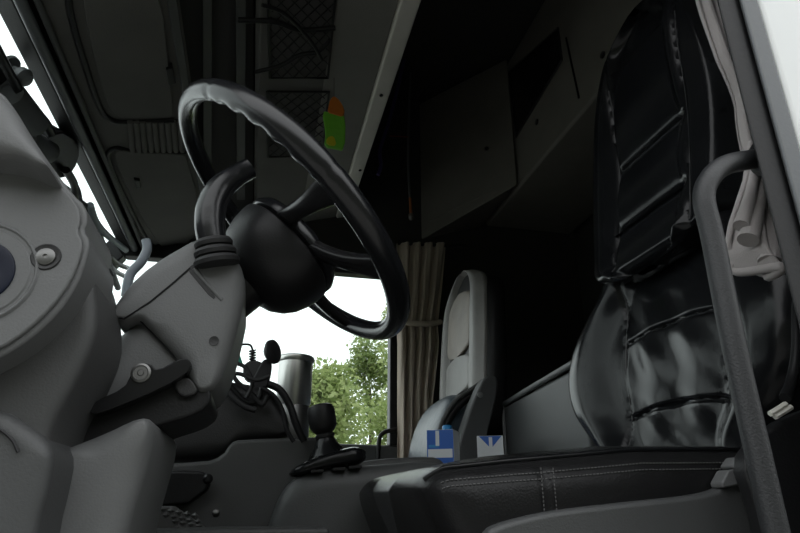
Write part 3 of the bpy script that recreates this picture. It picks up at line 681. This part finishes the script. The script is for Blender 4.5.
# ================================================================== CENTRE: TUNNEL, CONSOLE, SHIFTER
cs = thing('centre_console', 'grey centre console and engine tunnel beside the driver footwell', 'console', (.1, 1.4, -.5))
ppx('side_wall', [(120, 464), (205, 462), (222, 456), (231, 442), (240, 439), (352, 436), (352, 740), (120, 740)], 1.24, .5, 'cons', cs, bevel=.008, seg=3, ch=1)
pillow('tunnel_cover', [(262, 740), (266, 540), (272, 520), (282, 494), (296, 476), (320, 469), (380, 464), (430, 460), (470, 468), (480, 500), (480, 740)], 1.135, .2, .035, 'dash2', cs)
ppx('tunnel_top', [(340, 720), (345, 466), (372, 459), (430, 456), (445, 459), (450, 480), (450, 720)], 1.3, .48, 'cons', cs, bevel=.012, seg=3, ch=1)
ppx('ledge', [(120, 531), (220, 529), (300, 528), (330, 528), (330, 700), (120, 700)], 1.0, .1, 'cons', cs, bevel=.006, ch=0)
ppx('pedal_bracket', [(110, 474), (200, 469), (210, 477), (210, 488), (198, 497), (186, 506), (110, 508)], 1.215, .03, 'black', cs, bevel=.006, ch=1, label='black pedal bracket')
lathe('bracket_bolt', V(208, 479, 1.215), (0, -1, 0), [(.009, 0), (.009, .006), (.005, .009), (0, .009)], 'gloss', cs, seg=14)
lathe('wall_bolt', V(216, 513, 1.24), (0, -1, 0), [(.007, 0), (.006, .004), (.003, .006), (0, .006)], 'screw', cs, seg=14)
fp = thing('footrest', 'studded metal footrest plate low in the driver footwell', 'footrest', V(180, 530, 1.03))
ppx('plate', [(110, 512), (150, 506), (172, 506), (206, 530), (206, 600), (110, 600)], 1.16, .05, 'foot', fp, ch=0, bevel=.004)
for r in range(4):
    for c in range(5):
        px = 163+c*8+r*6-(3 if r % 2 else 0); py = 509+r*6+c*1.6
        if px < 206 and py < 533:
            p = V(px, py, 1.159); v = [p+Vector((-.006, 0, 0)), p+Vector((0, 0, .005)), p+Vector((.006, 0, 0)), p+Vector((0, 0, -.005)), p+Vector((0, -.004, 0))]
            link('stud', v, [[0, 1, 4], [1, 2, 4], [2, 3, 4], [3, 0, 4]], 'foot', fp, smooth=False)
db = pillow('dash_pod', [(140, 405), (152, 386), (165, 380), (215, 378), (258, 384), (280, 398), (290, 418), (290, 438), (240, 440), (226, 452), (205, 458), (140, 460)], 1.26, .17, .03, 'dark', cs, label='dark rounded pod on the console')
# gear shifter
GY = 1.18
gs = thing('gear_lever', 'black gear lever with round knob on a leather boot', 'gear lever', V(325, 470, GY))
rings = []
for i in range(30):
    t = i/29; x = 289+77*t; top_ = lerp(t, [0, .3, .6, .8, 1], [470, 459, 452, 448.5, 449]); bot = lerp(t, [0, .1, .5, .9, 1], [478, 476.5, 469, 465, 462])
    en = math.sqrt(max(.01, 1-(2*t-1)**8)); cy = (top_+bot)/2; hh = (bot-top_)/2*en; c = V(x, cy, GY); k = hh/FPX*GY*1.05
    rings.append([c+Vector((0, .045*en*spow(math.cos(2*math.pi*q/32), .6), k*spow(math.sin(2*math.pi*q/32), .6))) for q in range(32)])
loft('boot_base', rings, 'leather', gs, ang=60)
ax = V(324, 428, GY)-V(328, 452, GY)
lathe('boot_collar', V(328, 455, GY), ax, [(.038, -.004), (.033, .006), (.024, .016), (.017, .03), (.0145, .042)], 'leather', gs, seg=24)
lathe('knob', V(325, 436, GY), ax, [(.014, -.004), (.0185, -.003), (.0185, .002), (.0155, .005), (.021, .010), (.0255, .018), (.0268, .03), (.0262, .047), (.0235, .056), (.016, .060), (0, .061)], 'black', gs, seg=28)
for q in ((318, 470), (340, 468), (356, 466)):
    ppx('boot_clip', [(q[0]-7, q[1]), (q[0]+6, q[1]-1), (q[0]+6, q[1]+2), (q[0]-7, q[1]+3)], 1.13, .02, 'black', gs, bevel=.001, ch=0)
# metal mug
mg = thing('metal_canister', 'brushed steel canister with dark lid rim on the console', 'canister', V(290, 436, 1.5))
mr = .043; mc = V(291, 437, 1.52); zt_ = V(291, 358, 1.52).z; mc.z = V(300, 437, 1.24).z; mh = zt_-mc.z
lathe('body', mc, (0, 0, 1), [(mr*.9, 0), (mr*.93, .004), (mr*.93, .1), (mr, .107), (mr, mh-.012)], 'steel', mg, seg=40)
lathe('lid_rim', mc+Vector((0, 0, mh-.013)), (0, 0, 1), [(mr*.98, 0), (mr*1.05, .002), (mr*1.09, .007), (mr*1.08, .013), (mr*1.0, .016), (mr*.6, .014), (0, .014)], 'steel', mg, seg=40)
lathe('base_band', mc+Vector((0, 0, .006)), (0, 0, 1), [(mr*.94, 0), (mr*.98, .004), (mr*.98, .09), (mr*.94, .094)], 'screw', mg, seg=40)
# phone holder and cables
ph = thing('phone_holder', 'black phone holder with round pad on the dash pod', 'phone holder', V(262, 390, 1.35))
ppx('arm', [(246, 402), (250, 385), (258, 368), (264, 358), (272, 360), (272, 372), (266, 392), (258, 408)], 1.28, .03, 'black', ph, bevel=.004)
lathe('round_pad', V(272, 352, 1.28), (.75, -.6, .1), [(.0, -.012), (.016, -.01), (.026, 0), (.026, .005), (.02, .009), (0, .01)], 'dark', ph, seg=24)
ppx('cradle', [(243, 362), (262, 360), (268, 372), (250, 382), (243, 376)], 1.29, .03, 'dark', ph, bevel=.003, ch=1)
wires = [([(222, 372), (232, 388), (246, 402), (258, 400), (262, 388)], .0055, 'black', 'thick black cable sagging in a loop under the phone holder'),
         ([(268, 384), (280, 390), (290, 406), (296, 424), (304, 442)], .0075, 'black', 'thickest black cable in front of the steel canister'),
         ([(228, 362), (236, 380), (250, 392), (262, 404), (268, 396)], .0045, 'rubber', 'black cable bunched under the phone holder'),
         ([(220, 380), (230, 394), (244, 406), (256, 410)], .006, 'rubber', 'lowest black cable beside the column shroud'),
         ([(232, 362), (246, 368), (252, 384), (246, 398)], .004, 'rubber', 'black cable passing behind the green plug'),
         ([(233, 350), (240, 345), (250, 345), (253, 352)], .0022, 'black', 'thin curled black wire standing above the cable bunch'),
         ([(262, 388), (274, 396), (283, 412), (286, 428), (294, 442)], .0045, 'black', 'black cable hanging left of the thickest one by the canister'),
         ([(226, 374), (240, 374), (256, 380), (270, 376)], .004, 'rubber', 'black cable stretched level across the cable bunch')]
for i, (pp, r, m, lb) in enumerate(wires):
    tag(tube('cable', [V(a, b, 1.25-.006*i) for a, b in pp], r, m), lb, 'cable', 'cables beside the canister')
co = [V(252+3*math.cos(k*.9), 350+k*.32, 1.3) for k in range(50)]
co = [V(252.5+3.0*math.cos(k*.8), 350+k*.33, 1.3+.006*math.sin(k*.8)) for k in range(50)]
tag(tube('coiled_cable', co, .0018, 'black', sm=2, seg=6), 'small coiled black cable beside the phone holder', 'cable')
tag(tube('plug', [V(236, 352, 1.29), V(240, 364, 1.29)], .006, 'teal', sm=0), 'small green plug among the cables', 'plug')

# ================================================================== CARTONS
ZB = V(490, 437, 1.62).z-.195
def carton(px0, px1, pyt, y, rot, label):
    c = V((px0+px1)/2, pyt, y); w = (V(px1, pyt, y)-V(px0, pyt, y)).x; h = c.z-ZB
    t = thing('milk_carton', label, 'carton', c-Vector((0, 0, h)), 'drink cartons between the seats')
    R_ = Matrix.Rotation(rot, 3, 'Z'); P = lambda x, yy, z: c+R_ @ Vector((x, yy, z))
    return t, w, P
def rect(P, x0, x1, z0, z1, d): return [P(x0, -d, z0), P(x1, -d, z0), P(x1, -d, z1), P(x0, -d, z1)]
t, w, P = carton(430, 456, 431, 1.62, math.radians(-30), 'blue drink carton with white label and blue cap')
bd = [P(x, y, z) for x in (-w/2, w/2) for y in (-w/2, w/2) for z in (ZB-P(0, 0, 0).z, 0)]
FB = [[0, 1, 3, 2], [4, 6, 7, 5], [0, 4, 5, 1], [2, 3, 7, 6], [0, 2, 6, 4], [1, 5, 7, 3]]
link('body', bd, FB, 'cwhite', t, bevel=.002)
prism('front_print', rect(P, -w/2+.001, w/2-.001, -.19, -.001, w/2+.0006), (0, .0008, 0), 'blue', t, 0)
prism('label_band', rect(P, -w/2+.004, w/2-.004, -.072, -.05, w/2+.0012), (0, .0008, 0), 'cwhite', t, 0)
prism('white_stripe', rect(P, -.012, -.002, -.042, -.003, w/2+.0012), (0, .0008, 0), 'cwhite', t, 0)
prism('small_mark', rect(P, -w/2+.006, -.004, -.052+.006, -.042+.003, w/2+.0011), (0, .0006, 0), 'cap', t, 0)
lathe('cap', P(.012, 0, 0), (0, 0, 1), [(.014, 0), (.014, .012), (.012, .014), (0, .014)], 'cap', t, seg=20)
t, w, P = carton(478, 502, 437, 1.62, math.radians(-22), 'white drink carton with blue triangle print')
bd = [P(x, y, z) for x in (-w/2, w/2) for y in (-w/2, w/2) for z in (ZB-P(0, 0, 0).z, 0)]
link('body', bd, FB, 'cwhite', t, bevel=.002)
prism('triangle_print', [P(-w/2+.006, -w/2-.0008, -.001), P(w/2-.004, -w/2-.0008, -.001), P(.002, -w/2-.0008, -.034)], (0, .0008, 0), 'blue', t, 0)
prism('white_stripe', rect(P, -.003, .006, -.044, -.004, w/2+.0014), (0, .0008, 0), 'cwhite', t, 0)
box('middle_shelf', (.36, 1.4, -.5), (.66, 1.76, ZB), 'dark', cs, .01)

# ================================================================== OUTSIDE
def tree(name, label, base, h, rx, n, m, sd, lz=.25):
    rnd = random.Random(sd); t = thing(name, label, 'tree', base, 'trees outside the passenger window'); b = Vector(base)
    tube('trunk', [b, b+Vector((.1, 0, h*.3)), b+Vector((0, .1, h*.8))], [.12, .09, .03], 'bark', t, seg=8)
    cl = []
    for _ in range(46):
        z = rnd.uniform(.06, 1); w = math.sin(math.pi*min(1, .25+.75*z))**.6*(1.08-.75*z**3)
        a = rnd.uniform(0, 6.28); q = rx*w*math.sqrt(rnd.random()); cl.append((b+Vector((q*math.cos(a), q*math.sin(a), h*z)), rnd.uniform(.25, .5)))
    v, f = [], []
    for _ in range(n):
        c, r = rnd.choice(cl); d = Vector((rnd.gauss(0, 1), rnd.gauss(0, 1), rnd.gauss(0, 1))).normalized()*r*rnd.random()**.4
        p = c+d; s = rnd.uniform(.03, .06)
        u = Vector((rnd.gauss(0, 1), rnd.gauss(0, 1), rnd.gauss(0, .6))).normalized(); w = u.cross(Vector((rnd.gauss(0, 1), rnd.gauss(0, 1), rnd.gauss(0, 1)))).normalized()
        k = len(v); v += [p-u*s, p-w*s*.5, p+u*s, p+w*s*.5]; f.append([k, k+1, k+2, k+3])
    link('foliage', v, f, m, t, smooth=False, kind='stuff')
tree('tree', 'tall light green leafy tree at the window pillar', (2.35, 8.6, -2.1), 5.9, .95, 20000, 'leaf', 1)
tree('tree', 'shorter green tree left of the tall one behind the gear lever', (.72, 7.0, -2.1), 3.4, .5, 15000, 'leaf', 2)
tree('tree', 'dark green tree farther back between the two lighter ones', (2.2, 12.3, -2.1), 5.4, 1.5, 14000, 'leaf2', 3)
tree('tree', 'low green bush tree behind the steel canister', (-.5, 12.6, -2.1), 3.5, .5, 9000, 'leaf2', 4)
for o in WLOC: del o['_w']
